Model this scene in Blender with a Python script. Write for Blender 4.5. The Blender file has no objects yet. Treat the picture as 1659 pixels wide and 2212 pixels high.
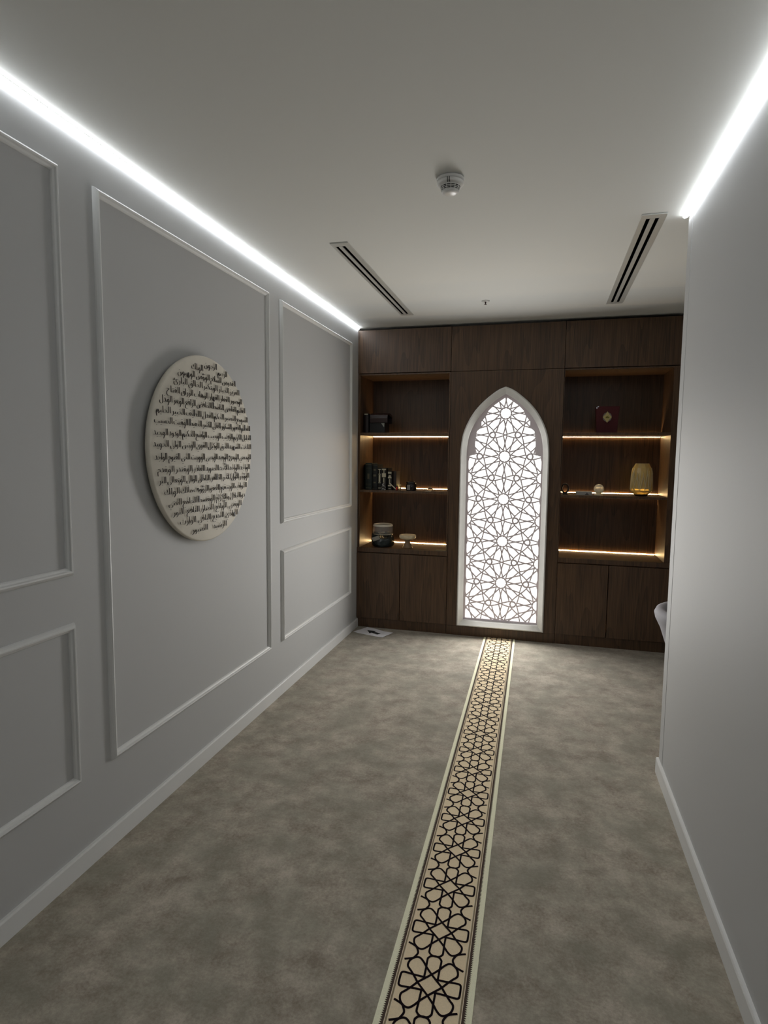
import bpy, bmesh, math, random
from mathutils import Vector, Matrix
from mathutils.geometry import tessellate_polygon
random.seed(7)
SC = bpy.context.scene
COL = SC.collection
PI = math.pi

# ------------------------------------------------------------------ camera
FPX = 1276.074
YAW, PITCH, ROLL = 0.262588, -0.0928429, 0.0104751
CAM = Vector((1.60868, 0.0, 1.54797))
fw = Vector((-math.sin(YAW)*math.cos(PITCH), math.cos(YAW)*math.cos(PITCH), math.sin(PITCH)))
rt = Vector((math.cos(YAW), math.sin(YAW), 0))
up = rt.cross(fw)
r2 = rt*math.cos(ROLL) + up*math.sin(ROLL)
u2 = -rt*math.sin(ROLL) + up*math.cos(ROLL)
cd = bpy.data.cameras.new('camera'); cam = bpy.data.objects.new('camera', cd); COL.objects.link(cam)
cam.matrix_world = Matrix(((r2.x, u2.x, -fw.x, CAM.x), (r2.y, u2.y, -fw.y, CAM.y), (r2.z, u2.z, -fw.z, CAM.z), (0, 0, 0, 1)))
cd.sensor_fit = 'HORIZONTAL'; cd.sensor_width = 36; cd.lens = 36*FPX/1659
cd.clip_start = 0.02; cd.clip_end = 50
SC.camera = cam

# ------------------------------------------------------------------ light levels
LED_POWER = 19.0        # cove strips
PANEL_POWER = 1.6       # light panel behind the lattice
ARCH_WATTS = 25.0       # light the glowing arch throws into the room
SHELF_POWER = 54.0      # warm strips behind the shelves
SC.view_settings.view_transform = 'Standard'
SC.view_settings.look = 'None'
SC.view_settings.gamma = 1.0
SC.view_settings.use_curve_mapping = False
SC.view_settings.exposure = 0.0
w = bpy.data.worlds.new('world'); SC.world = w; w.use_nodes = True
w.node_tree.nodes['Background'].inputs[0].default_value = (0.5, 0.55, 0.6, 1)
w.node_tree.nodes['Background'].inputs[1].default_value = 0.02

# ------------------------------------------------------------------ room numbers (metres)
D = 5.059        # front plane of the joinery
H = 2.668        # ceiling
XR = 2.209       # right wall face
YE = 3.06        # where the right wall ends
YB = -3.2        # wall behind the camera
XA = 3.40        # far side of the alcove
ZT = 2.645       # top of the joinery
NB = 5.47        # back panel of the niches

# ------------------------------------------------------------------ materials
def srgb(r, g, b):
    f = lambda c: (c/255/12.92) if c/255 <= 0.04045 else ((c/255+0.055)/1.055)**2.4
    return (f(r), f(g), f(b), 1)

def mat(name, col, rough=0.6, metal=0.0, noise=0.0, nscale=8.0, bump=0.0, bscale=60.0, spec=0.5):
    m = bpy.data.materials.new(name); m.use_nodes = True
    nt = m.node_tree; b = nt.nodes['Principled BSDF']
    b.inputs['Base Color'].default_value = col
    b.inputs['Roughness'].default_value = rough
    b.inputs['Metallic'].default_value = metal
    b.inputs['Specular IOR Level'].default_value = spec
    tc = nt.nodes.new('ShaderNodeTexCoord')
    if noise:
        n = nt.nodes.new('ShaderNodeTexNoise'); n.inputs['Scale'].default_value = nscale; n.inputs['Detail'].default_value = 4
        nt.links.new(tc.outputs['Object'], n.inputs['Vector'])
        mr = nt.nodes.new('ShaderNodeMapRange'); mr.inputs[1].default_value = .3; mr.inputs[2].default_value = .7
        mr.inputs[3].default_value = 1-noise; mr.inputs[4].default_value = 1+noise
        nt.links.new(n.outputs['Fac'], mr.inputs[0])
        mx = nt.nodes.new('ShaderNodeVectorMath'); mx.operation = 'SCALE'
        mx.inputs[0].default_value = col[:3]; nt.links.new(mr.outputs[0], mx.inputs['Scale'])
        nt.links.new(mx.outputs[0], b.inputs['Base Color'])
    if bump:
        n2 = nt.nodes.new('ShaderNodeTexNoise'); n2.inputs['Scale'].default_value = bscale; n2.inputs['Detail'].default_value = 3
        nt.links.new(tc.outputs['Object'], n2.inputs['Vector'])
        bp = nt.nodes.new('ShaderNodeBump'); bp.inputs['Strength'].default_value = bump; bp.inputs['Distance'].default_value = 0.002
        nt.links.new(n2.outputs['Fac'], bp.inputs['Height']); nt.links.new(bp.outputs[0], b.inputs['Normal'])
    return m

def emis(name, col, strength):
    m = bpy.data.materials.new(name); m.use_nodes = True
    nt = m.node_tree; nt.nodes.clear()
    e = nt.nodes.new('ShaderNodeEmission'); o = nt.nodes.new('ShaderNodeOutputMaterial')
    e.inputs[0].default_value = col; e.inputs[1].default_value = strength
    nt.links.new(e.outputs[0], o.inputs[0])
    return m

def wood(name, dark, light, rough=0.42, sc=1.0):
    m = bpy.data.materials.new(name); m.use_nodes = True
    nt = m.node_tree; b = nt.nodes['Principled BSDF']; L = nt.links
    tc = nt.nodes.new('ShaderNodeTexCoord')
    mp = nt.nodes.new('ShaderNodeMapping'); mp.inputs['Scale'].default_value = (1.0*sc, 1.0*sc, 0.13*sc)
    L.new(tc.outputs['Object'], mp.inputs['Vector'])
    big = nt.nodes.new('ShaderNodeTexNoise'); big.inputs['Scale'].default_value = 3.2; big.inputs['Detail'].default_value = 2
    L.new(mp.outputs[0], big.inputs['Vector'])
    mul = nt.nodes.new('ShaderNodeMath'); mul.operation = 'MULTIPLY'; mul.inputs[1].default_value = 14
    L.new(big.outputs['Fac'], mul.inputs[0])
    fr = nt.nodes.new('ShaderNodeMath'); fr.operation = 'FRACT'; L.new(mul.outputs[0], fr.inputs[0])
    mp2 = nt.nodes.new('ShaderNodeMapping'); mp2.inputs['Scale'].default_value = (90*sc, 90*sc, 3.0*sc)
    L.new(tc.outputs['Object'], mp2.inputs['Vector'])
    fine = nt.nodes.new('ShaderNodeTexNoise'); fine.inputs['Scale'].default_value = 1.4; fine.inputs['Detail'].default_value = 5
    L.new(mp2.outputs[0], fine.inputs['Vector'])
    a = nt.nodes.new('ShaderNodeMath'); a.operation = 'MULTIPLY'; a.inputs[1].default_value = .15; L.new(fr.outputs[0], a.inputs[0])
    s = nt.nodes.new('ShaderNodeMath'); s.operation = 'MULTIPLY_ADD'; s.inputs[1].default_value = .75; L.new(fine.outputs['Fac'], s.inputs[0]); L.new(a.outputs[0], s.inputs[2])
    cr = nt.nodes.new('ShaderNodeValToRGB'); cr.color_ramp.elements[0].position = .25; cr.color_ramp.elements[1].position = .85
    cr.color_ramp.elements[0].color = dark; cr.color_ramp.elements[1].color = light
    L.new(s.outputs[0], cr.inputs[0]); L.new(cr.outputs[0], b.inputs['Base Color'])
    b.inputs['Roughness'].default_value = rough
    bp = nt.nodes.new('ShaderNodeBump'); bp.inputs['Strength'].default_value = .12; bp.inputs['Distance'].default_value = .001
    L.new(s.outputs[0], bp.inputs['Height']); L.new(bp.outputs[0], b.inputs['Normal'])
    return m

def carpet_mat():
    m = bpy.data.materials.new('taupe_carpet'); m.use_nodes = True
    nt = m.node_tree; b = nt.nodes['Principled BSDF']; L = nt.links
    tc = nt.nodes.new('ShaderNodeTexCoord')
    n1 = nt.nodes.new('ShaderNodeTexNoise'); n1.inputs['Scale'].default_value = 7.5; n1.inputs['Detail'].default_value = 9; n1.inputs['Roughness'].default_value = .7; n1.inputs['Distortion'].default_value = .1
    n2 = nt.nodes.new('ShaderNodeTexNoise'); n2.inputs['Scale'].default_value = 95; n2.inputs['Detail'].default_value = 6; n2.inputs['Roughness'].default_value = .7
    n3 = nt.nodes.new('ShaderNodeTexNoise'); n3.inputs['Scale'].default_value = 4.5; n3.inputs['Detail'].default_value = 6; n3.inputs['Roughness'].default_value = .65
    for n in (n1, n2, n3): L.new(tc.outputs['Object'], n.inputs['Vector'])
    a = nt.nodes.new('ShaderNodeMath'); a.operation = 'MULTIPLY_ADD'; a.inputs[1].default_value = .9; a.inputs[2].default_value = 0
    L.new(n1.outputs['Fac'], a.inputs[0])
    c = nt.nodes.new('ShaderNodeMath'); c.operation = 'MULTIPLY_ADD'; c.inputs[1].default_value = .45; L.new(n2.outputs['Fac'], c.inputs[0]); L.new(a.outputs[0], c.inputs[2])
    cr = nt.nodes.new('ShaderNodeValToRGB'); e = cr.color_ramp.elements
    e[0].position = .52; e[0].color = srgb(138, 128, 115); e[1].position = .82; e[1].color = srgb(192, 183, 168)
    L.new(c.outputs[0], cr.inputs[0])
    mx = nt.nodes.new('ShaderNodeMix'); mx.data_type = 'RGBA'; mx.inputs['Factor'].default_value = .0
    L.new(cr.outputs[0], mx.inputs['A']); mx.inputs['B'].default_value = srgb(140, 138, 124)
    mr = nt.nodes.new('ShaderNodeMapRange'); mr.inputs[1].default_value = .42; mr.inputs[2].default_value = .62; mr.inputs[4].default_value = .6
    L.new(n3.outputs['Fac'], mr.inputs[0]); L.new(mr.outputs[0], mx.inputs['Factor'])
    L.new(mx.outputs['Result'], b.inputs['Base Color'])
    b.inputs['Roughness'].default_value = .95; b.inputs['Specular IOR Level'].default_value = .1
    b.inputs['Sheen Weight'].default_value = .25; b.inputs['Sheen Roughness'].default_value = .4
    bp = nt.nodes.new('ShaderNodeBump'); bp.inputs['Strength'].default_value = .45; bp.inputs['Distance'].default_value = .004
    L.new(c.outputs[0], bp.inputs['Height']); L.new(bp.outputs[0], b.inputs['Normal'])
    return m

def glass(name, col, rough=0.03, trans=1.0, ior=1.45):
    m = bpy.data.materials.new(name); m.use_nodes = True
    b = m.node_tree.nodes['Principled BSDF']
    b.inputs['Base Color'].default_value = col; b.inputs['Roughness'].default_value = rough
    b.inputs['Transmission Weight'].default_value = trans; b.inputs['IOR'].default_value = ior
    return m

M = {}
M['wall'] = mat('pale_grey_wall_paint', srgb(188, 189, 189), .62, bump=.05, bscale=180)
M['wall_r'] = M['wall']
M['trim'] = mat('satin_white_trim_paint', srgb(226, 227, 226), .42)
M['ceiling'] = mat('ceiling_paint', srgb(222, 223, 219), .85)
M['carpet'] = carpet_mat()
M['wood'] = wood('walnut_veneer', srgb(60, 43, 29), srgb(116, 87, 61))
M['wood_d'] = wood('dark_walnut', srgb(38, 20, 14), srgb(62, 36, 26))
M['gap'] = mat('shadow_gap_black', srgb(22, 18, 15), .9)
M['stone'] = mat('white_marble', srgb(236, 236, 232), .4, noise=.04, nscale=14)
M['lattice'] = mat('white_lattice', srgb(236, 226, 232), .5)
M['cream'] = mat('cream_plaque', srgb(220, 214, 200), .6, noise=.05, nscale=9, bump=.1, bscale=90)
M['ink'] = mat('dark_brown_lettering', srgb(40, 30, 24), .45)
M['alu'] = mat('white_aluminium', srgb(196, 196, 190), .32, metal=.15)
M['white'] = mat('white_plastic', srgb(215, 214, 210), .35)
M['black'] = mat('black_interior', srgb(3, 3, 3), .9, spec=0)
M['led'] = emis('cool_white_led', (.93, .965, 1.0, 1), LED_POWER)
M['panel'] = emis('backlight_panel', (1.0, .985, .94, 1), PANEL_POWER)
M['warm'] = emis('warm_led', (1.0, .67, .31, 1), SHELF_POWER)
M['r_cream'] = mat('runner_cream', srgb(252, 250, 220), .95, noise=.06, nscale=300, bump=.3, bscale=500, spec=.1)
M['r_brown'] = mat('runner_brown', srgb(84, 70, 62), .95, noise=.1, nscale=300, bump=.3, bscale=500, spec=.1)
M['r_tan'] = mat('runner_tan', srgb(150, 134, 108), .95, noise=.06, nscale=300, bump=.3, bscale=500, spec=.1)
M['r_beige'] = mat('runner_beige', srgb(244, 224, 190), .95, noise=.05, nscale=260, bump=.35, bscale=500, spec=.1)
M['r_light'] = mat('runner_pale_line', srgb(240, 226, 200), .95, spec=.1)
M['r_ink'] = mat('runner_aubergine', srgb(20, 9, 16), .95, bump=.3, bscale=500, spec=.1)

# ------------------------------------------------------------------ mesh helper
class MB:
    def __init__(s): s.v = []; s.f = []; s.sm = []
    def face(s, ids, smooth=False): s.f.append(tuple(ids)); s.sm.append(smooth)
    def box(s, x0, x1, y0, y1, z0, z1, T=None):
        n = len(s.v)
        P = [Vector(p) for p in ((x0,y0,z0),(x1,y0,z0),(x1,y1,z0),(x0,y1,z0),(x0,y0,z1),(x1,y0,z1),(x1,y1,z1),(x0,y1,z1))]
        s.v += [T @ p if T else p for p in P]
        for q in ((0,3,2,1),(4,5,6,7),(0,1,5,4),(1,2,6,5),(2,3,7,6),(3,0,4,7)): s.face([n+i for i in q])
        return s
    def lathe(s, prof, c=(0,0,0), n=32, a0=0, a1=2*PI, sx=1, sy=1, smooth=True, cap=True, T=None):
        b = len(s.v); full = abs(a1-a0-2*PI) < 1e-6; m = n if full else n+1
        for r, z in prof:
            for i in range(m):
                a = a0+(a1-a0)*i/n
                p = Vector((c[0]+r*math.cos(a)*sx, c[1]+r*math.sin(a)*sy, c[2]+z)); s.v.append(T @ p if T else p)
        for j in range(len(prof)-1):
            for i in range(n):
                k = (i+1) % m
                s.face((b+j*m+i, b+j*m+k, b+(j+1)*m+k, b+(j+1)*m+i), smooth)
        if cap and full:
            s.face([b+i for i in range(m)][::-1]); s.face([b+(len(prof)-1)*m+i for i in range(m)])
        return s
    def sweep(s, loops, closed=True, smooth=False, close_prof=False):
        """loops: list of equally long point lists; quads between neighbours"""
        b = len(s.v); m = len(loops[0]); k = len(loops)
        for L in loops: s.v += [Vector(p) for p in L]
        for j in range(k if close_prof else k-1):
            j2 = (j+1) % k
            for i in range(m if closed else m-1):
                i2 = (i+1) % m
                s.face((b+j*m+i, b+j*m+i2, b+j2*m+i2, b+j2*m+i), smooth)
        return s
    def prism(s, outer, holes, f0, f1):
        """polygon with holes, f0/f1 map 2D -> 3D for back and front"""
        allp = [list(outer)]+[list(h) for h in holes]
        tris = tessellate_polygon([[Vector((p[0], p[1], 0)) for p in L] for L in allp])
        flat = [p for L in allp for p in L]; n = len(flat); b = len(s.v)
        s.v += [Vector(f0(p)) for p in flat]+[Vector(f1(p)) for p in flat]
        for t in tris:
            s.face([b+i for i in t]); s.face([b+n+i for i in t][::-1])
        o = 0
        for L in allp:
            m = len(L)
            for i in range(m):
                i2 = (i+1) % m; s.face((b+o+i, b+o+i2, b+n+o+i2, b+n+o+i))
            o += m
        return s
    def ribbon(s, pts, wd, f0, f1, jit=None):
        """thick polyline in 2D, raised from f0 to f1; jit keeps crossing tops from coinciding"""
        J = Vector(jit)*random.random() if jit else Vector((0,0,0))
        for i in range(len(pts)-1):
            if jit: J = Vector(jit)*random.random()
            p, q = Vector(pts[i]), Vector(pts[i+1]); d = q-p
            if d.length < 1e-7: continue
            d.normalize(); nrm = Vector((-d.y, d.x))*wd/2; e = d*wd*.12
            c = [p-e+nrm, p-e-nrm, q+e-nrm, q+e+nrm]; b = len(s.v)
            s.v += [Vector(f0(k))-J for k in c]+[Vector(f1(k))+J for k in c]
            for fc in ((4,5,6,7),(0,1,5,4),(1,2,6,5),(2,3,7,6),(3,0,4,7)): s.face([b+k for k in fc])
        return s
    def build(s, name, m, parent=None, bevel=0, seg=2, at=None):
        off = Vector(at) if at is not None else (Vector(parent['_at']) if parent is not None and '_at' in parent else Vector((0,0,0)))
        me = bpy.data.meshes.new(name); me.from_pydata([tuple(v-off) for v in s.v], [], s.f)
        me.polygons.foreach_set('use_smooth', s.sm)
        bm = bmesh.new(); bm.from_mesh(me)
        bmesh.ops.recalc_face_normals(bm, faces=bm.faces); bm.to_mesh(me); bm.free()
        me.materials.append(m); me.update()
        o = bpy.data.objects.new(name, me); COL.objects.link(o)
        if parent is not None: o.parent = parent; o['_at'] = list(off)
        elif at is not None: o.location = off; o['_at'] = list(off)
        if bevel:
            bv = o.modifiers.new('bevel', 'BEVEL'); bv.width = bevel; bv.segments = seg; bv.limit_method = 'ANGLE'; bv.angle_limit = math.radians(40)
        return o

def thing(name, label, cat, at=(0,0,0), group=None, rz=0):
    o = bpy.data.objects.new(name, None); COL.objects.link(o); o.location = at; o.rotation_euler = (0,0,rz)
    o.empty_display_size = .05
    o['_at'] = list(at); o['label'] = label; o['category'] = cat
    if group: o['group'] = group
    return o
def tag(o, label, cat, group=None):
    o['label'] = label; o['category'] = cat
    if group: o['group'] = group
    return o
def struct(o): o['kind'] = 'structure'; return o
def copy_tree(o, parent=None):
    c = o.copy(); COL.objects.link(c); c.parent = parent
    for ch in list(o.children): copy_tree(ch, c)
    return c
def catmull(pts, n=6):
    out = []
    for i in range(len(pts)-1):
        p0 = pts[max(i-1,0)]; p1 = pts[i]; p2 = pts[i+1]; p3 = pts[min(i+2,len(pts)-1)]
        for k in range(n):
            t = k/n
            out.append(tuple(.5*((2*p1[a])+(-p0[a]+p2[a])*t+(2*p0[a]-5*p1[a]+4*p2[a]-p3[a])*t*t+(-p0[a]+3*p1[a]-3*p2[a]+p3[a])*t**3) for a in (0,1)))
    out.append(tuple(pts[-1])); return out

# ------------------------------------------------------------------ the room
struct(MB().box(-.15, XA+.15, YB-.15, 6.0, -.12, 0).build('floor', M['carpet']))
struct(MB().box(-.15, XA+.15, YB-.15, 6.0, H, H+.12).build('ceiling', M['ceiling']))
struct(MB().box(-.15, 0, YB-.15, 6.0, 0, H).build('wall_left', M['wall']))
struct(MB().box(XR, XR+.14, YB, YE, 0, H).build('wall_right', M['wall'], bevel=.003))
struct(MB().box(0, XA+.15, YB-.15, YB, 0, H).build('wall_front', M['wall']))
struct(MB().box(XA, XA+.15, YB, 6.0, 0, H).build('wall_alcove', M['wall']))
struct(MB().box(0, XA, 5.55, 5.70, 0, H).build('wall_back', M['wall']))
bb = MB()
prof = [(0,0),(.013,0),(.013,.070),(.010,.077),(0,.078)]
bb.sweep([[(x, YB, z) for x, z in prof], [(x, D, z) for x, z in prof]], closed=True)
bb.f.append((0,1,2,3,4)); bb.sm.append(False); bb.f.append((9,8,7,6,5)); bb.sm.append(False)
struct(bb.build('baseboard_left', M['trim']))
bb = MB()
bb.sweep([[(XR-x, YB, z) for x, z in prof], [(XR-x, YE+.012, z) for x, z in prof]], closed=True)
bb.f.append((0,1,2,3,4)); bb.sm.append(False); bb.f.append((9,8,7,6,5)); bb.sm.append(False)
struct(bb.build('baseboard_right', M['trim']))
struct(MB().box(XR-.0012, XR, YE-.078, YE, .078, H-.03).build('trim_1', M['wall']))

# picture-frame mouldings on the left wall
def moulding(n, y0, y1, z0, z1):
    pr = [(0,0),(.002,.006),(.007,.013),(.013,.018),(.018,.017),(.021,.011),(.027,.008),(.030,.004),(.031,0)]
    loops = [[(h, y0+o, z0+o), (h, y1-o, z0+o), (h, y1-o, z1-o), (h, y0+o, z1-o)] for o, h in pr]
    struct(MB().sweep(loops, closed=True).build('trim_%d' % n, M['trim']))
ZC, ZB, ZA, ZTT = .345, .946, 1.117, 2.511
moulding(2, .305, 1.714, ZA, ZTT); moulding(3, .305, 1.714, ZC, ZB)
moulding(4, 1.875, 3.285, ZC, ZTT)
moulding(5, 3.446, 4.855, ZA, ZTT); moulding(6, 3.446, 4.855, ZC, ZB)
moulding(7, -1.27, .144, ZC, ZTT)

# ------------------------------------------------------------------ cove lights
def cove(y0, y1, x, sgn, wide, label):
    t = thing('led_strip_light', label, 'strip light', (x, (y0+y1)/2, H), 'ceiling strip lights')
    X = lambda d: x+sgn*(d if d < .003 else .002+(d-.002)*wide)
    ch = MB(); pr = [(0.0,H),(0.0,H-.012),(.0015,H-.012),(.002,H-.0035),(.010,H-.0035),(.0185,H-.0035),(.0187,H-.003),(.0187,H)]
    ch.sweep([[(X(d), y0, z) for d, z in pr], [(X(d), y1, z) for d, z in pr]], closed=True)
    ch.f.append(tuple(range(8))); ch.sm.append(False); ch.f.append(tuple(range(15,7,-1))); ch.sm.append(False)
    ch.build('channel', M['alu'], t)
    df = MB(); pr = [(.0021,H-.0036),(.0021,H-.0105),(.006,H-.0125),(.014,H-.0145),(.0188,H-.0110),(.0194,H-.0036)]
    df.sweep([[(X(d), y0+.004, z) for d, z in pr], [(X(d), y1-.004, z) for d, z in pr]], closed=True)
    df.f.append((0,1,2,3,4,5)); df.sm.append(False); df.f.append((11,10,9,8,7,6)); df.sm.append(False)
    df.build('diffuser', M['led'], t)
cove(-1.3, D-.012, 0, 1, .72, 'long white light strip along the ceiling above the panelled left wall')
cove(-1.3, YE+.03, XR, -1, 1.15, 'white light strip along the ceiling above the plain right wall')

# ------------------------------------------------------------------ shelving units
def unit(x0, x1, ox0, ox1, label, seam, upper_label):
    t = thing('shelving_unit', label, 'shelving unit', ((x0+x1)/2, D, 0), 'built-in shelving units')
    W = M['wood']; e = .0015
    # carcass sides
    MB().box(x0+e, ox0, D, NB+.02, .085, 2.272).build('side_panel', W, t, .0015)
    MB().box(ox1, x1-e, D, NB+.02, .085, 2.272).build('side_panel', W, t, .0015)
    MB().box(ox0, ox1, NB, NB+.02, .085, 2.272).build('back_panel', W, t)
    MB().box(ox0, ox1, D+.002, NB, 2.260, 2.272).build('top_board', W, t, .001)
    MB().box(ox0, ox1, D+.003, NB-.014, 1.741, 1.761).build('shelf', W, t, .0015)
    MB().box(ox0, ox1, D+.003, NB-.014, 1.233, 1.253).build('shelf', W, t, .0015)
    MB().box(x0+e, x1-e, D-.012, D-.0002, .694, .734).box(ox0, ox1, D-.0002, NB-.014, .694, .734).build('worktop', W, t, .002)
    MB().box(ox0, ox1, D+.022, NB, .085, .094).build('base_board', W, t)
    MB().box(x0+e, x1-e, D+.004, D+.022, 0.0, .085).build('plinth', W, t, .001)
    for a, b in ((x0+.003, seam-.003), (seam+.003, x1-.003)):
        MB().box(a, b, D-.018, D-.0005, .090, .688).build('door', W, t, .0015)
    u = MB().box(x0+.002, x1-.002, D-.006, NB+.02, 2.277, ZT).build('upper_panel', W, t, .0015)
    for za, zb in ((1.7380, 1.7490), (1.2450, 1.2560), (.7260, .7372)):
        MB().box(ox0+.004, ox1-.004, NB-.004, NB, za, zb).build('led_strip', M['warm'], t)
    return t
unit(0.0, .825, .022, .811, 'tall walnut shelving unit on the left with books and a glass jar', .404, '')
unit(1.745, 2.600, 1.751, 2.556, 'tall walnut shelving unit on the right with a burgundy box and glass lantern', 2.146, '')

# filler to the right of the joinery and dark shadow gap above
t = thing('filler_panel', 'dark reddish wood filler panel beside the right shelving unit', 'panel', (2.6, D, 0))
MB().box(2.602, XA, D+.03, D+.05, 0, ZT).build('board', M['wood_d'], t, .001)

# ------------------------------------------------------------------ centre panel, arch, lattice
CX = 1.285
outR = catmull([(0,2.137),(.050,2.117),(.100,2.085),(.180,2.018),(.250,1.940),(.308,1.843),(.345,1.745),(.361,1.640),(.365,1.550)], 5)
inR = catmull([(0,2.080),(.040,2.058),(.083,2.030),(.150,1.972),(.213,1.900),(.264,1.815),(.296,1.728),(.311,1.632),(.315,1.550)], 5)
def arch(R, zb, hw):
    right = [(CX+x, z) for x, z in R]+[(CX+hw, zb)]
    left = [(CX-x, z) for x, z in R[1:]]+[(CX-hw, zb)]
    return right+left[::-1]
AO = arch(outR, .092, .365); AI = arch(inR, .138, .315)
AM = arch([(x*.99, z-.004) for x, z in outR], .096, .3614)
t = thing('wall_panel', 'walnut panel between the two shelving units, around the glowing arch', 'wall panel', (CX, D, 0))
MB().prism([(.8265,.083),(1.7435,.083),(1.7435,2.272),(.8265,2.272)], [AM], lambda p: (p[0], D+.018, p[1]), lambda p: (p[0], D-.002, p[1])).build('board', M['wood'], t)
MB().box(.8265, 1.7435, D-.004, D+.018, 2.275, ZT).build('upper_panel', M['wood'], t, .0015)
MB().box(.8265, 1.7435, D, D+.018, 0, .081).build('plinth', M['wood'], t, .001)

t = thing('arched_light_window', 'white pointed arch with a backlit star lattice in the walnut wall', 'window', (CX, D, .09))
fr = MB()
def lp(A, y): return [(p[0], y, p[1]) for p in A]
def mixl(A, B, k): return [(a[0]*(1-k)+b[0]*k, a[1]*(1-k)+b[1]*k) for a, b in zip(A, B)]
fr.sweep([lp(AO, D+.016), lp(AO, D-.024), lp(mixl(AO, AI, .06), D-.030), lp(mixl(AO, AI, .22), D-.034), lp(mixl(AO, AI, .88), D-.010), lp(AI, D-.004), lp(AI, D+.062)], closed=True)
fr.build('frame', M['stone'], t)
# lattice geometry
LL = .361
S0 = (CX+.002, 1.923)
clipR = [(.02,.375),(.17,.274),(.295,.185),(.41,.067),(.455,-.045),(.566,-.185),(.566,-.32),(.662,-.363),(.69,-.556),(.705,-.70),(.70,-.955),(.80,-.962),(.860,-1.0)]
zb_l = (.148-S0[1])/LL
poly = [(x, z) for x, z in clipR]+[(.848, -1.02), (.848, zb_l)]
poly = poly+[(-x, z) for x, z in poly[::-1]]
PW = [(S0[0]+x*LL, S0[1]+z*LL) for x, z in poly]
def inside(p, P):
    c = False; j = len(P)-1
    for i in range(len(P)):
        if (P[i][1] > p[1]) != (P[j][1] > p[1]) and p[0] < (P[j][0]-P[i][0])*(p[1]-P[i][1])/(P[j][1]-P[i][1])+P[i][0]: c = not c
        j = i
    return c
def pol(r, a): a = math.radians(a); return (r*math.cos(a), r*math.sin(a))
strokes = []
def bez(a, c, b, n=4):
    return [tuple((1-t)**2*a[k]+2*t*(1-t)*c[k]+t*t*b[k] for k in (0,1)) for t in [i/n for i in range(n+1)]]
for k in range(12):
    A0 = 30*k
    P2 = pol(.305, A0)
    for s in (1, -1):
        P1 = pol(.152, A0+15*s); P3 = pol(.487, A0-5.2*s)
        strokes.append([pol(.122, A0+15*s+0), P1]); 
        strokes.append(bez(P1, pol(.222, A0+3.6*s), P2))
        strokes.append(bez(P2, pol(.400, A0-2.2*s), P3))
        strokes.append([pol(.122, A0+15*s), pol(.137, A0)])
def tri_strokes(cx, cy, rot):
    out = []
    # three M points at rot, rot+120, rot+240 (dist .2887); T points opposite (dist .0774)
    for k in range(3):
        m = pol(.2887, rot+120*k)
        for s in (1, -1):
            T = pol(.0780, rot+120*k+60*s)
            out.append([(cx+x, cy+y) for x, y in bez(m, pol(.15, rot+120*k+24*s), T, 4)])
            out.append([(cx+x, cy+y) for x, y in [T, pol(.060, rot+120*k+0)]])
    ring = [pol(.068, i*360/18) for i in range(19)]
    out.append([(cx+x, cy+y) for x, y in ring])
    return out
allst = []
cent = []
s3 = math.sqrt(3)/2
for i in range(-1, 2):
    for j in range(-6, 2):
        cent.append((i*s3, j*1.0+(.5 if i % 2 else 0)))
for cx, cy in cent:
    for st in strokes: allst.append([(cx+x, cy+y) for x, y in st])
    allst += tri_strokes(cx+.57735*.5, cy+.5, 180)       # centroid right-up
    allst += tri_strokes(cx-.57735*.5, cy+.5, 0)
lat = MB(); yl0, yl1 = D+.048, D+.034
f0 = lambda p: (p[0], yl0, p[1]); f1 = lambda p: (p[0], yl1, p[1])
seen = set()
for st in allst:
    for a, b in zip(st[:-1], st[1:]):
        n = max(1, int(math.hypot(b[0]-a[0], b[1]-a[1])/.05))
        for q in range(n):
            p = (S0[0]+LL*(a[0]+(b[0]-a[0])*q/n), S0[1]+LL*(a[1]+(b[1]-a[1])*q/n))
            r = (S0[0]+LL*(a[0]+(b[0]-a[0])*(q+1)/n), S0[1]+LL*(a[1]+(b[1]-a[1])*(q+1)/n))
            mid = ((p[0]+r[0])/2, (p[1]+r[1])/2)
            key = tuple(sorted(((round(p[0],3), round(p[1],3)), (round(r[0],3), round(r[1],3)))))
            if key in seen or not inside(mid, PW): continue
            seen.add(key); lat.ribbon([p, r], .0098, f0, f1, (0, -.0006, 0))
lat.prism(AI, [PW], f0, f1)
lat.ribbon([(x, z) for x, z in PW]+[PW[0]], .0085, f0, f1, (0, -.0006, 0))
lat.build('lattice', M['lattice'], t)
MB().prism(AI, [], lambda p: (p[0], D+.072, p[1]), lambda p: (p[0], D+.060, p[1])).build('light_panel', M['panel'], t)
al_ = bpy.data.lights.new('arch_light', 'AREA'); al_.shape = 'RECTANGLE'; al_.size = .48; al_.size_y = 1.58; al_.energy = ARCH_WATTS; al_.color = (1.0, .985, .955); al_.spread = math.radians(170)
alo = bpy.data.objects.new('arch_light', al_); COL.objects.link(alo); alo.location = (CX, D+.014, .98); alo.rotation_euler = (-PI/2, 0, 0)
MB().box(CX-.37, CX+.37, D+.073, D+.085, .09, 2.14).build('backing_board', M['gap'], t)

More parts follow.
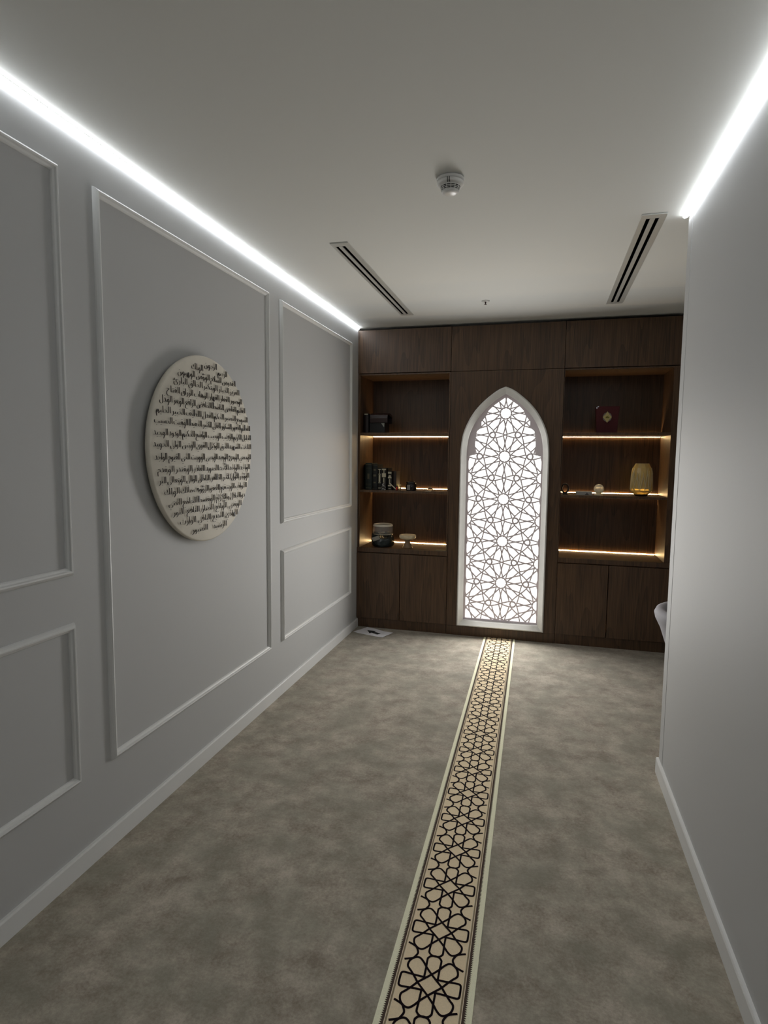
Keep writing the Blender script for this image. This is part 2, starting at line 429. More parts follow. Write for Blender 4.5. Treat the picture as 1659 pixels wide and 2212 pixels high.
# ------------------------------------------------------------------ carpet runner
RA = Vector((1.3387, 1.4639)); RB = Vector((1.2911, 5.0193))
ax = (RB-RA).normalized(); sd = Vector((ax.y, -ax.x))
Q0 = Vector((1.3387, 1.4639))
def rmap(z): return lambda p: (Q0.x+sd.x*p[0]+ax.x*p[1], Q0.y+sd.y*p[0]+ax.y*p[1], z)
V0, V1 = -2.6, (D-.004-Q0.y)/ax.y
t = thing('carpet_runner', 'cream and beige carpet runner with aubergine star pattern leading to the arch', 'carpet runner', (1.3387, 1.4639, 0))
def band(mb, u0, u1, z0, z1, v0=V0, v1=V1):
    a = [(u0,v0),(u1,v0),(u1,v1),(u0,v1)]; b = len(mb.v)
    mb.v += [Vector(rmap(z0)(p)) for p in a]+[Vector(rmap(z1)(p)) for p in a]
    for q in ((0,3,2,1),(4,5,6,7),(0,1,5,4),(1,2,6,5),(2,3,7,6),(3,0,4,7)): mb.face([b+i for i in q])
m = MB(); band(m, -.1315, .1315, 0, .004); m.build('base', M['r_cream'], t)
m = MB()
for s in (1, -1):
    a, b = sorted((s*.1005, s*.1095)); band(m, a, b, .004, .0046)
    n = int((V1-V0)/.0068)
    for i in range(n):
        v = V0+i*.0068; k = len(m.v)
        m.v += [Vector(rmap(.0046)((s*.1094, v+.0002))), Vector(rmap(.0046)((s*.1094, v+.0066))), Vector(rmap(.0046)((s*.1155, v+.0034)))]
        m.v += [Vector(rmap(.004)((s*.1094, v+.0002))), Vector(rmap(.004)((s*.1094, v+.0066))), Vector(rmap(.004)((s*.1155, v+.0034)))]
        m.face((k,k+1,k+2)); m.face((k+1,k+4,k+5,k+2)); m.face((k,k+2,k+5,k+3))
m.build('toothed_border', M['r_brown'], t)
m = MB(); band(m, -.1035, .1035, .004, .0052); m.build('pale_line', M['r_light'], t)
m = MB()
for s in (1, -1):
    a, b = sorted((s*.0962, s*.1013)); band(m, a, b, .0052, .0056)
m.build('tan_line', M['r_tan'], t)
m = MB(); band(m, -.0942, .0942, .0052, .0058); m.build('field', M['r_beige'], t)
base_st = [
 [(0,.036),(.0195,.058),(.032,.075),(.045,.0862),(.058,.0845),(.0705,.0735),(.0758,.060),(.0748,.047),(.0640,.035),(.050,.0185),(.0365,0)],
 [(.0145,.0220),(.040,.0222),(.058,.0232),(.078,.0245),(.0865,.0225),(.0895,.016),(.0900,0)],
 [(.0205,.0155),(.0205,.055),(.0215,.086),(.0195,.0935),(.012,.1010),(0,.1035)],
 [(0,.036),(.0365,0)],
]
per = .2055; half = per/2
stub = [(.0900,.0700),(.067,.0795),(.059,.090),(.0545,half),(.059,2*half-.090),(.067,2*half-.0795),(.0900,2*half-.0700)]
def sm(st): return catmull(st, 4) if len(st) > 2 else st
base_st = [sm(b) for b in base_st]; stub = sm(stub)
pat = MB()
ph = (Vector((1.3379, 1.5821))-Q0).dot(ax)
g0, g1 = rmap(.0058), rmap(.0066)
k = math.floor((V0-ph)/per)+1
while ph+k*per < V1+half:
    v = ph+k*per
    for sx in (1, -1):
        for st in base_st:
            for sy in (1, -1):
                P = [(x*sx, v+y*sy) for x, y in st if v+y*sy < V1]
                if len(P) > 1: pat.ribbon(P, .0062, g0, g1, (0, 0, .0003))
        P = [(x*sx, v+y) for x, y in stub if v+y < V1]
        if len(P) > 1: pat.ribbon(P, .0062, g0, g1, (0, 0, .0003))
    k += 1
pat.build('star_pattern', M['r_ink'], t)

# ------------------------------------------------------------------ wall plaque with names in arabic script
TAB = {}
def reg(ch, code, n): TAB[ch] = [chr(code+i) for i in range(n)]
reg('\u0621', 0xFE80, 1)
for ch, cde in (('\u0622',0xFE81),('\u0623',0xFE83),('\u0624',0xFE85),('\u0625',0xFE87),('\u0627',0xFE8D),('\u0629',0xFE93),('\u062F',0xFEA9),('\u0630',0xFEAB),('\u0631',0xFEAD),('\u0632',0xFEAF),('\u0648',0xFEED),('\u0649',0xFEEF)): reg(ch, cde, 2)
for ch, cde in (('\u0626',0xFE89),('\u0628',0xFE8F),('\u062A',0xFE95),('\u062B',0xFE99),('\u062C',0xFE9D),('\u062D',0xFEA1),('\u062E',0xFEA5),('\u0633',0xFEB1),('\u0634',0xFEB5),('\u0635',0xFEB9),('\u0636',0xFEBD),('\u0637',0xFEC1),('\u0638',0xFEC5),('\u0639',0xFEC9),('\u063A',0xFECD),('\u0641',0xFED1),('\u0642',0xFED5),('\u0643',0xFED9),('\u0644',0xFEDD),('\u0645',0xFEE1),('\u0646',0xFEE5),('\u0647',0xFEE9),('\u064A',0xFEF1)): reg(ch, cde, 4)
LA = {'\u0622':0xFEF5,'\u0623':0xFEF7,'\u0625':0xFEF9,'\u0627':0xFEFB}
def shape(wd):
    out = []; joined = False; i = 0
    while i < len(wd):
        ch = wd[i]; nx = wd[i+1] if i+1 < len(wd) else ''
        if ch == '\u0644' and nx in LA:
            out.append(chr(LA[nx]+(1 if joined else 0))); joined = False; i += 2; continue
        F = TAB[ch]; dual = len(F) == 4
        cannext = dual and nx != '' and nx in TAB and len(TAB[nx]) > 1
        if dual: out.append(F[3] if joined and cannext else F[1] if joined else F[2] if cannext else F[0])
        elif len(F) == 2: out.append(F[1] if joined else F[0])
        else: out.append(F[0])
        joined = cannext; i += 1
    return ''.join(out[::-1])
ROWS = [
 ("الملك", -.133, -.040, .366), ("الرحمن", -.025, .082, .389), ("الرحيم", .092, .178, .366),
 ("القدوس السلام المؤمن المهيمن", -.238, .262, .329),
 ("العزيز الجبار المتكبر الخالق البارئ", -.274, .301, .287),
 ("المصور الغفار القهار الوهاب الرزاق الفتاح", -.322, .330, .242),
 ("العليم القابض الباسط الخافض الرافع المعز المذل", -.372, .363, .198),
 ("السميع البصير الحكم العدل اللطيف الخبير الحليم", -.396, .390, .151),
 ("العظيم الغفور الشكور العلي الكبير الحفيظ المقيت الحسيب", -.410, .416, .106),
 ("الجليل الكريم الرقيب المجيب الواسع الحكيم الودود المجيد", -.417, .424, .056),
 ("الباعث الشهيد الحق الوكيل القوي المتين الولي الحميد", -.420, .426, .007),
 ("المحصي المبدئ المعيد المحيي المميت الحي القيوم الواجد", -.412, .422, -.048),
 ("الماجد الواحد الأحد الصمد القادر المقتدر المقدم", -.396, .411, -.102),
 ("المؤخر الأول الآخر الظاهر الباطن الوالي المتعالي البر", -.388, .399, -.149),
 ("التواب المنتقم العفو الرؤوف مالك الملك", -.352, .371, -.199),
 ("ذوالجلال والإكرام المقسط الجامع الغني", -.325, .349, -.249),
 ("المغني المانع الضار النافع النور", -.295, .311, -.293),
 ("الهادي البديع الباقي الوارث", -.245, .270, -.339),
 ("الرشيد الصبور", -.151, .153, -.387),
]
PY, PZ, PR = 2.549, 1.574, .442
t = thing('round_plaque', 'large round cream wall plaque with raised dark Arabic lettering', 'wall plaque', (0, PY, PZ))
Trot = Matrix.Translation((0, PY, PZ)) @ Matrix.Rotation(PI/2, 4, 'Y')
MB().lathe([(.30, .0006), (.30, .014)], n=64, T=Trot).build('spacer', M['gap'], t)
MB().lathe([(.0,.014),(.432,.014),(.438,.016),(.4415,.022),(PR,.030),(.4395,.036),(.434,.039),(.0,.040)], n=128, T=Trot, cap=False).build('disc', M['cream'], t)
def word_mesh(s, size):
    c = bpy.data.curves.new('txt', 'FONT'); c.body = s; c.size = size; c.resolution_u = 2
    c.extrude = .0019; c.offset = -.0014
    o = bpy.data.objects.new('txt', c); COL.objects.link(o)
    bpy.context.view_layer.update()
    me = o.to_mesh(); vs = [tuple(v.co) for v in me.vertices]; fs = [tuple(p.vertices) for p in me.polygons]
    o.to_mesh_clear(); bpy.data.objects.remove(o); bpy.data.curves.remove(c)
    return vs, fs
tx = MB(); SIZE = .041
for row, l, r, z in ROWS:
    ws = [word_mesh(shape(x), SIZE) for x in row.split(' ')][::-1]
    ext = [(min(v[0] for v in a[0]), max(v[0] for v in a[0])) for a in ws]
    tot = sum(b-a for a, b in ext); n = len(ws)
    gap = .012 if n > 1 else 0
    k = (r-l-gap*(n-1))/tot
    if k > 1.25 and n > 1: k = 1.25; gap = (r-l-k*tot)/(n-1)
    x = l
    for (vs, fs), (a, b) in zip(ws, ext):
        o = len(tx.v)
        for vx, vy, vz in vs:
            tx.v.append(Vector((.0405+.0038+vz, PY+x+(vx-a)*k, PZ+z+vy*1.05)))
        for f in fs: tx.face([o+i for i in f])
        x += (b-a)*k+gap
tx.build('lettering', M['ink'], t)

# ------------------------------------------------------------------ ceiling things
def vent(x0, x1, y0, y1, s0, s1, label):
    t = thing('ceiling_vent', label, 'vent', ((x0+x1)/2, (y0+y1)/2, H), 'slot diffusers in the ceiling')
    zb, zt = H-.006, H-.0005
    w = .0175
    a0, a1, b0, b1 = s0-w/2, s0+w/2, s1-w/2, s1+w/2
    f = MB().box(x0, a0, y0, y1, zb, zt).box(b1, x1, y0, y1, zb, zt).box(a0, b1, y0, y0+.045, zb, zt).box(a0, b1, y1-.045, y1, zb, zt)
    f.build('frame', M['alu'], t, .0008)
    MB().box(a1, b0, y0+.045, y1-.045, zb-.001, zt).build('divider', M['alu'], t, .0008)
    for a, b in ((a0, a1), (b0, b1)):
        MB().box(a, b, y0+.045, y1-.045, H-.0022, zt).build('slot', M['black'], t)
vent(.478, .578, 3.045, 4.665, .503, .540, 'long two-slot ceiling vent on the left, near the panelled wall')
vent(2.003, 2.114, 3.032, 4.645, 2.038, 2.077, 'long two-slot ceiling vent on the right, beside the end of the right wall')

def facing(c, n):     # matrix whose local z points along n
    q = Vector((0,0,1)).rotation_difference(Vector(n)); return Matrix.Translation(c) @ q.to_matrix().to_4x4()
SX, SY = 1.206, 2.475
t = thing('smoke_detector', 'round white smoke detector in the middle of the ceiling', 'smoke detector', (SX, SY, H))
MB().lathe([(.0,0),(.050,0),(.055,-.003),(.056,-.010),(.0545,-.013),(.0,-.013)], (SX,SY,H), 48, cap=False).build('base', M['white'], t)
MB().lathe([(.046,-.0125),(.0535,-.015),(.054,-.024),(.050,-.029),(.044,-.031),(.041,-.0335)], (SX,SY,H), 48, cap=False).build('body', M['white'], t)
MB().lathe([(.0405,-.0312),(.0335,-.0500),(.0,-.0500)], (SX,SY,H), 40, cap=False).build('vent_core', M['black'], t)
cg = MB()
for z, r in ((.0335,.0415),(.0385,.0392),(.0435,.0372),(.0485,.0352)):
    cg.lathe([(r-.002,-z),(r+.0006,-z),(r+.0006,-z-.0018),(r-.002,-z-.0018)], (SX,SY,H), 40, cap=False)
for i in range(14):
    a = 2*PI*i/14; T = Matrix.Translation((SX,SY,H)) @ Matrix.Rotation(a, 4, 'Z')
    b = len(cg.v)
    cg.v += [T @ Vector(p) for p in ((.0425,-.0012,-.032),(.0425,.0012,-.032),(.036,.0012,-.051),(.036,-.0012,-.051),(.0400,-.0012,-.032),(.0400,.0012,-.032),(.0335,.0012,-.051),(.0335,-.0012,-.051))]
    for q in ((0,1,2,3),(7,6,5,4),(0,4,5,1),(1,5,6,2),(2,6,7,3),(3,7,4,0)): cg.face([b+k for k in q])
cg.build('cage', M['white'], t)
MB().lathe([(.034,-.050),(.0345,-.053),(.029,-.058),(.018,-.0610),(.0,-.0615)], (SX,SY,H), 40, cap=False).build('cap', M['white'], t)
sl = MB()
for dx in (-.0035, .0045):
    sl.box(SX+dx-.0014, SX+dx+.0014, SY-.0546, SY-.0350, H-.0315, H-.0150)
sl.build('slot', mat('dark_grey_slot', srgb(60,62,60), .7), t)

t = thing('sprinkler_head', 'tiny ceiling sprinkler with a dark nozzle, between the two vents', 'sprinkler', (1.166, 4.387, H))
MB().lathe([(.0,0),(.030,0),(.030,-.003),(.018,-.008),(.0,-.008)], (1.166,4.387,H), 24, cap=False).build('rosette', M['white'], t)
MB().lathe([(.0,-.006),(.006,-.006),(.005,-.014),(.003,-.022),(.009,-.024),(.009,-.026),(.0,-.026)], (1.166,4.387,H), 16, cap=False).build('nozzle', mat('dark_bronze_nozzle', srgb(60,40,38), .4, .6), t)

# ------------------------------------------------------------------ tub chair in the alcove
CXc, CYc = 2.645, 3.78
fab = mat('light_grey_upholstery', srgb(166, 165, 172), .8, bump=.25, bscale=300)
t = thing('tub_chair', 'light grey tub chair just showing behind the end of the right wall', 'chair', (CXc, CYc, 0))
sh = MB(); loops = []
pr = [(.20,.17),(.235,.20),(.255,.30),(.285,.42),(.325,.54),(.355,.60),(.362,.630),(.352,.652),(.330,.662),(.308,.655),(.290,.630),(.272,.54),(.245,.42),(.225,.36),(.0,.36)]
sh.lathe(pr, (CXc, CYc, 0), 56, cap=False)
k0 = len(sh.v)
MB.build(sh, 'shell', fab, t)
MB().lathe([(.0,.362),(.215,.362),(.232,.378),(.236,.410),(.225,.430),(.19,.440),(.0,.445)], (CXc, CYc, 0), 48, cap=False).build('seat_cushion', fab, t)
lm = mat('dark_wood_leg', srgb(60,44,34), .5)
MB().lathe([(.0,.172),(.205,.172),(.205,.160),(.0,.160)], (CXc,CYc,0), 32, cap=False).build('seat_base', lm, t)
for i in range(4):
    a = PI/4+i*PI/2; x, y = CXc+.15*math.cos(a), CYc+.15*math.sin(a)
    MB().lathe([(.012,0),(.018,.165)], (x, y, 0), 14).build('leg', lm, t)

# ------------------------------------------------------------------ sheet of paper on the floor
t = thing('paper_sheet', 'white paper sheet with a black arrow on the carpet by the left shelving unit', 'paper', (.2, 4.92, 0))
C4 = [Vector((.029,4.868)), Vector((.108,5.045)), Vector((.378,4.932)), Vector((.322,4.783))]
def pm(u, v):   # u along long side, v across
    a = C4[0].lerp(C4[3], u); b = C4[1].lerp(C4[2], u); p = a.lerp(b, v)
    return Vector((p.x, p.y, .0012+.010*max(0, abs(u-.5)*2-.55)**1.5*(1.4 if v < .5 else .9)+.004*math.sin(u*5)**2*v))
ps = MB(); nu, nv = 14, 8
for L, dz in ((0, 0), (1, .0004)):
    for i in range(nu+1):
        for j in range(nv+1): ps.v.append(pm(i/nu, j/nv)+Vector((0,0,dz)))
for i in range(nu):
    for j in range(nv):
        a = i*(nv+1)+j; n2 = (nu+1)*(nv+1)
        ps.face((a, a+nv+1, a+nv+2, a+1), True); ps.face((n2+a, n2+a+1, n2+a+nv+2, n2+a+nv+1), True)
ps.build('sheet', mat('white_paper', srgb(246, 245, 250), .7), t)
arrow = [(.136,4.948),(.180,4.868),(.192,4.892),(.255,4.855),(.275,4.886),(.208,4.918),(.216,4.944)]
cA = Vector((.2, 4.91))
MB().prism(arrow, [], lambda p: (p[0], p[1], .0045), lambda p: (p[0], p[1], .0056)).build('arrow', mat('black_print', srgb(40,42,42), .6), t)

# ------------------------------------------------------------------ things on the shelves
Z1, Z2, Z3 = 1.7615, 1.2535, .7345
YF = D+.003
leather = mat('dark_brown_leather', srgb(42, 24, 22), .38, bump=.2, bscale=120)
blk = mat('black_leather', srgb(14, 13, 14), .4, bump=.15, bscale=120)
paperw = mat('book_pages', srgb(206, 196, 170), .8)
gold = mat('pale_gold', srgb(196, 178, 120), .32, metal=.75)
lab = mat('pale_label', srgb(188, 182, 158), .6)
def book(x0, x1, y0, dep, z0, h, col, label, decor=(), lean=0, rough=.5, grp='books on the middle shelf of the left unit', dm=None):
    t = thing('book', label, 'book', ((x0+x1)/2, y0, z0), grp)
    cm = mat('book_cover', col, rough)
    w = x1-x0; y1 = y0+dep; th = min(.0035, w*.12)
    MB().box(x0, x0+th, y0+.003, y1, z0, z0+h).box(x1-th, x1, y0+.003, y1, z0, z0+h).build('cover', cm, t, .0008)
    sp = MB(); n = 8; pr = [(x0+w*i/n, y0+.003-.005*math.sin(PI*i/n)) for i in range(n+1)]
    top = [(x, y, z0+h) for x, y in pr]+[(x1, y0+.006, z0+h), (x0, y0+.006, z0+h)]
    bot = [(x, y, z0) for x, y, _ in top]
    sp.sweep([bot, top]); k = len(bot); sp.face(range(k)); sp.face([k+i for i in range(k)][::-1])
    sp.build('spine', cm, t)
    MB().box(x0+th, x1-th, y0+.006, y1-.004, z0+.003, z0+h-.004).build('pages', paperw, t)
    if decor:
        for a, b, fr in decor:
            MB().box(x0+w*(.5-fr/2), x0+w*(.5+fr/2), y0-.0032, y0, z0+h*a, z0+h*b).build('spine_label', dm or lab, t)
    if lean:
        t.rotation_euler = (0, lean, 0)
    return t
dk = mat('dim_gold_tooling', srgb(92, 88, 72), .5, metal=.4)
yb = D+.07
G = 'books on the middle shelf of the left unit'
book(.0265, .052, yb+.05, .15, Z2, .225, srgb(16,18,16), 'thin black book against the left side of the shelf', grp=G)
book(.0545, .113, yb-.01, .19, Z2, .240, srgb(22,34,32), 'tallest and thickest dark green book, near the left end of the row', [(.93,.95,.8),(.8,.81,.8),(.2,.21,.8),(.05,.07,.8),(.40,.60,.3)], dm=dk)
book(.1155, .165, yb, .18, Z2, .228, srgb(14,20,20), 'tall black book with thin tooled frame beside the thickest book', [(.95,.962,.9),(.04,.052,.9),(.52,.60,.5),(.75,.82,.4),(.25,.31,.4)], dm=dk)
book(.1685, .203, yb, .15, Z2, .196, srgb(14,14,12), 'slim black book with one long cream ornament down its spine', [(.92,.95,.75),(.73,.92,.14),(.70,.73,.6),(.36,.68,.42),(.30,.34,.65),(.06,.1,.7)])
book(.2060, .246, yb, .15, Z2, .197, srgb(28,26,20), 'dark book with two cream blocks on its spine behind the glass bottle', [(.90,.96,.92),(.58,.76,.9),(.30,.55,.22),(.76,.9,.16)])
book(.2485, .2600, yb+.03, .14, Z2, .197, srgb(10,10,10), 'very thin black book behind the shorter ornamented book', grp=G)
book(.2625, .3000, yb-.005, .14, Z2, .170, srgb(24,20,18), 'shorter dark book with triangular pale ornament on its spine', [(.86,.95,.85),(.62,.70,.85),(.70,.78,.5),(.30,.58,.22),(.20,.26,.8),(.06,.1,.5)])
book(.3030, .3360, yb+.02, .14, Z2, .168, srgb(40,30,26), 'plain brown book at the right end of the row')

# album and leather case on the top left shelf
book(.0330, .0740, D+.075, .20, Z1, .172, srgb(26,14,14), 'dark maroon album with pale top edge on the top left shelf', [(.95,.99,.8)], grp='dark leather things on the top left shelf')
t = thing('leather_case', 'dark brown leather case with curved flap and pale tag on the top left shelf', 'case', (.155, D+.16, Z1), 'dark leather things on the top left shelf')
MB().box(.079, .226, D+.085, D+.24, Z1, Z1+.165).build('body', blk, t, .006, 3)
fl = MB(); pf = [(.0,.090),(-.010,.092),(-.014,.130),(-.006,.160),(.030,.176),(.090,.178),(.150,.166),(.165,.150),(.166,.090),(.158,.088),(.152,.140),(.030,.166),(.004,.150)]
fl.sweep([[(x, D+.078+(.003 if 0 else 0)+y, Z1+z) for y, z in pf] for x in (.092,.100,.245,.254)], closed=True)
k = len(pf); fl.face(range(k)); fl.face([3*k+i for i in range(k)][::-1])
fl.build('flap', leather, t, .002)
MB().prism([(.190,.088),(.222,.088),(.218,.052)], [], lambda p: (p[0], D+.0846, Z1+p[1]), lambda p: (p[0], D+.0825, Z1+p[1])).build('tag', mat('pale_grey_tag', srgb(170,172,160), .6), t)

# small things in front of the books
cg_ = glass('clear_glass', (.95,.97,.97,1), .02)
t = thing('perfume_bottle', 'small clear crystal bottle with pointed stopper in front of the books', 'bottle', (.232, D+.030, Z2), 'small bottles on the middle left shelf')
MB().lathe([(.0,.0),(.015,0),(.018,.006),(.013,.013),(.020,.022),(.021,.028),(.013,.036),(.009,.042),(.0,.042)], (.232,D+.030,Z2), 8, smooth=False, cap=False).build('body', cg_, t)
MB().lathe([(.0,.0425),(.007,.0425),(.012,.049),(.005,.060),(.0,.074)], (.232,D+.030,Z2), 6, smooth=False, cap=False).build('stopper', cg_, t)
t = thing('perfume_bottle', 'tiny dark red bottle right of the row of books', 'bottle', (.358, D+.035, Z2), 'small bottles on the middle left shelf')
MB().lathe([(.0,0),(.012,0),(.0135,.004),(.010,.024),(.0125,.036),(.0,.036)], (.358,D+.035,Z2), 12, cap=False).build('body', glass('red_glass', (.30,.02,.02,1), .05), t)
MB().lathe([(.0,.0362),(.008,.0362),(.0085,.047),(.006,.056),(.0,.057)], (.358,D+.035,Z2), 10, cap=False).build('cap', gold, t)
t = thing('perfume_bottle', 'tiny slim glass vial with gold cap beside the red bottle', 'bottle', (.386, D+.04, Z2), 'small bottles on the middle left shelf')
MB().lathe([(.0,0),(.0075,0),(.0075,.034),(.005,.038),(.0,.038)], (.386,D+.04,Z2), 12, cap=False).build('body', cg_, t)
MB().lathe([(.0,.0383),(.006,.0383),(.006,.055),(.0,.055)], (.386,D+.04,Z2), 10, cap=False).build('cap', gold, t)
T = Matrix.Translation((.318, D+.045, Z2+.0335)) @ Matrix.Rotation(math.radians(42), 4, 'Y')
o = MB().box(-.040, .040, -.002, .002, -.0035, .0035, T).build('bookmark', mat('white_card', srgb(220,214,196), .6), at=(.318, D+.045, Z2))
tag(o, 'thin white stick leaning against the last book of the row', 'stick')
# black pot
t = thing('candle_pot', 'small black pot with a pale label on the middle left shelf', 'pot', (.482, D+.05, Z2))
pt = mat('black_glazed_ceramic', srgb(16,10,12), .25)
MB().lathe([(.0,0),(.042,0),(.047,.006),(.049,.030),(.047,.050),(.040,.062),(.043,.068),(.044,.079),(.040,.080),(.038,.066),(.0,.062)], (.482,D+.05,Z2), 32, cap=False).build('pot', pt, t)
lb = MB(); al = [PI*1.5-.60, PI*1.5+.02]
P = []
for i in range(7):
    a = al[0]+(al[1]-al[0])*i/6; P.append(a)
lb.sweep([[(.482+r*math.cos(a), D+.05+r*math.sin(a), Z2+z) for a in P] for r, z in ((.0488,.010),(.0504,.010),(.0504,.046),(.0475,.052))], closed=False)
lb.build('label', mat('grey_label', srgb(120,116,112), .6), t)
# dome on a saucer
t = thing('glass_paperweight', 'small clear glass dome on a white card at the right of the middle left shelf', 'paperweight', (.650, D+.05, Z2))
MB().box(.612, .662, D+.022, D+.062, Z2, Z2+.0025).build('card', mat('white_card_b', srgb(222,216,206), .6), t)
MB().lathe([(.0225,.0),(.0235,.010),(.021,.021),(.014,.029),(.006,.033),(.0,.0335)], (.655,D+.048,Z2+.0027), 24).build('dome', glass('pale_glass', (.95,.93,.86,1), .06), t)

# glass jar with dark stone
t = thing('glass_jar', 'glass jar with a dark bulging rock base on the lower left shelf', 'jar', (.207, D+.125, Z3))
jm = MB(); n = 28; rings = []
for (r, z, am) in [(a_, b_*.86, c_) for a_, b_, c_ in ((.085,0,.02),(.098,.008,.04),(.104,.035,.06),(.103,.065,.07),(.099,.092,.09),(.090,.112,.16),(.070,.124,.25),(.030,.128,.2),(.001,.126,0))]:
    rings.append([(.207+r*(1+am*math.sin(3*a+z*40)*.6+am*math.sin(7*a+1.3)*.4)*math.cos(a), D+.125+r*(1+am*math.sin(3*a+z*40)*.6)*math.sin(a), Z3+z+am*.12*math.sin(2*a+.8)) if z > 0 else (.207+r*math.cos(a), D+.125+r*math.sin(a), Z3) for a in [2*PI*i/n for i in range(n)]])
jm.sweep(rings, smooth=True); jm.face(range(n))
jm.build('rock', mat('dark_green_stone', srgb(34, 42, 42), .18, noise=.5, nscale=22, bump=.4, bscale=40), t)
jg = glass('jar_glass', (.97,.98,.97,1), .06, trans=.93)
MB().lathe([(.091,.113),(.093,.150),(.092,.180),(.088,.196),(.080,.201),(.076,.198),(.082,.190),(.087,.178),(.088,.150),(.086,.116)], (.207,D+.125,Z3), 40, cap=False).build('glass_body', jg, t)
MB().lathe([(.088,.113),(.093,.113),(.093,.117),(.088,.117),(.088,.113)], (.207,D+.125,Z3), 40, cap=False).build('collar', mat('pale_glass_rim', srgb(190,186,170), .25), t)
MB().lathe([(.0905,.186),(.0905,.1935),(.0825,.2045),(.074,.2045),(.074,.199),(.083,.190)], (.207,D+.125,Z3), 40, cap=False).build('rim', mat('frosted_rim', srgb(215,210,196), .3), t)
MB().box(-.034, .034, -.0015, .0015, -.018, .018, Matrix.Translation((.172, D+.018, Z3+.082)) @ Matrix.Rotation(-.35, 4, 'Y') @ Matrix.Rotation(.25, 4, 'X')).build('label', mat('grey_tag', srgb(150,148,140), .5), t)

t = thing('footed_bowl', 'cream stone bowl on a flared foot on the lower left shelf', 'bowl', (.449, D+.085, Z3))
st = mat('cream_onyx', srgb(214, 200, 168), .35, noise=.12, nscale=30)
MB().lathe([(.046,.080),(.066,.086),(.0745,.097),(.0750,.110),(.0725,.1195),(.0690,.1200),(.0640,.110),(.050,.101),(.0,.098)], (.449,D+.085,Z3), 36, cap=False).lathe([(.0,.078),(.030,.079),(.046,.080)], (.449,D+.085,Z3), 36, cap=False).build('bowl', st, t)
MB().lathe([(.0,0),(.044,0),(.045,.006),(.034,.030),(.024,.052),(.024,.064),(.036,.078),(.0,.080)], (.449,D+.085,Z3), 36, cap=False).build('foot', mat('brown_onyx', srgb(140,116,88), .4, noise=.12, nscale=30), t)
o = MB().box(.716, .806, D+.012, D+.075, Z3, Z3+.004).build('card', mat('pale_card', srgb(150,138,108), .7), at=(.76, D+.04, Z3)); tag(o, 'small pale card lying at the right end of the lower left shelf', 'card')
o = MB().box(.560, .600, D+.070, D+.095, Z3, Z3+.003).build('card', mat('brown_card', srgb(128,112,84), .7), at=(.58, D+.08, Z3)); tag(o, 'tiny tan card lying right of the cream footed bowl', 'card')

# burgundy box with emblem
t = thing('presentation_box', 'burgundy velvet box with a gold diamond emblem on the top right shelf', 'box', (2.093, D+.14, Z1))
bv = mat('burgundy_velvet', srgb(74, 8, 16), .7, bump=.1, bscale=300); 
bx = MB(); y0, y1 = D+.10, D+.19
bx.sweep([[(2.016,y0,Z1),(2.172,y0,Z1),(2.172,y1,Z1),(2.016,y1,Z1)], [(2.010,y0,Z1+.10),(2.178,y0,Z1+.10),(2.178,y1,Z1+.10),(2.010,y1,Z1+.10)], [(2.004,y0-.004,Z1+.215),(2.186,y0-.004,Z1+.215),(2.186,y1,Z1+.215),(2.004,y1,Z1+.215)]])
bx.face((0,1,2,3)); bx.face((11,10,9,8)); bx.build('body', bv, t, .004)
ex, ez = 2.093, Z1+.128
def em(sc, yy): return lambda p: (ex+p[0]*sc, yy, ez+p[1]*sc)
oval = [(.034*math.cos(a), .038*math.sin(a)) for a in [2*PI*i/32 for i in range(32)]]
md = MB().prism(oval, [], em(1, y0-.001), em(1, y0-.006)).build('medallion', mat('silver_grey', srgb(130,120,110), .35, metal=.6), t)
dia = [(0,.046),(.013,.024),(.034,.0),(.013,-.024),(0,-.046),(-.013,-.024),(-.034,0),(-.013,.024)]
MB().prism(dia, [], em(1, y0-.006), em(1, y0-.009)).build('emblem', gold, md)
MB().prism([(-.014,-.009),(.014,-.009),(.017,.004),(.006,-.002),(.008,.014),(-.002,.004),(-.010,.006)], [], em(1, y0-.009), em(1, y0-.0105)).build('crest', mat('dark_gold', srgb(120,110,50), .4, metal=.6), md)
MB().box(2.006, 2.014, y0-.006, y0-.0035, Z1+.196, Z1+.214).box(2.006, 2.026, y0-.006, y0-.0035, Z1+.209, Z1+.2145).build('corner_glint', mat('glint_silver', srgb(190,190,195), .25, metal=.8), t)  # thin silver strip put in as the glint on this corner

# things on the middle right shelf
dkm = mat('dark_metal', srgb(46, 40, 40), .35, metal=.6)
t = thing('ring_ornament', 'dark ring-shaped ornament at the left end of the middle right shelf', 'ornament', (1.786, D+.05, Z2))
rg = MB(); n = 28; mm = 10; lps = []
for i in range(n):
    a = 2*PI*i/n; lps.append([(1.786+(.026+.007*math.cos(b))*math.cos(a), D+.05+.009*math.sin(b), Z2+.052+(.036+.007*math.cos(b))*math.sin(a)) for b in [2*PI*j/mm for j in range(mm)]])
rg.sweep(lps, smooth=True, close_prof=True); rg.build('ring', dkm, t)
MB().box(1.766, 1.806, D+.036, D+.064, Z2, Z2+.011).build('foot', dkm, t, .002)
t = thing('white_box', 'flat whitish box with a grey triangle beside the glass ball', 'box', (1.935, D+.06, Z2))
MB().box(1.872, 1.998, D+.045, D+.10, Z2, Z2+.030).build('body', mat('white_carton', srgb(168,166,162), .6), t, .001)
MB().prism([(1.940,.001),(1.975,.001),(1.958,.021)], [], lambda p: (p[0], D+.0448, Z2+p[1]), lambda p: (p[0], D+.0438, Z2+p[1])).build('triangle', mat('grey_print', srgb(96,92,90), .6), t)
t = thing('glass_ball', 'pale glass ball on a small white stand on the middle right shelf', 'ball', (2.050, D+.06, Z2))
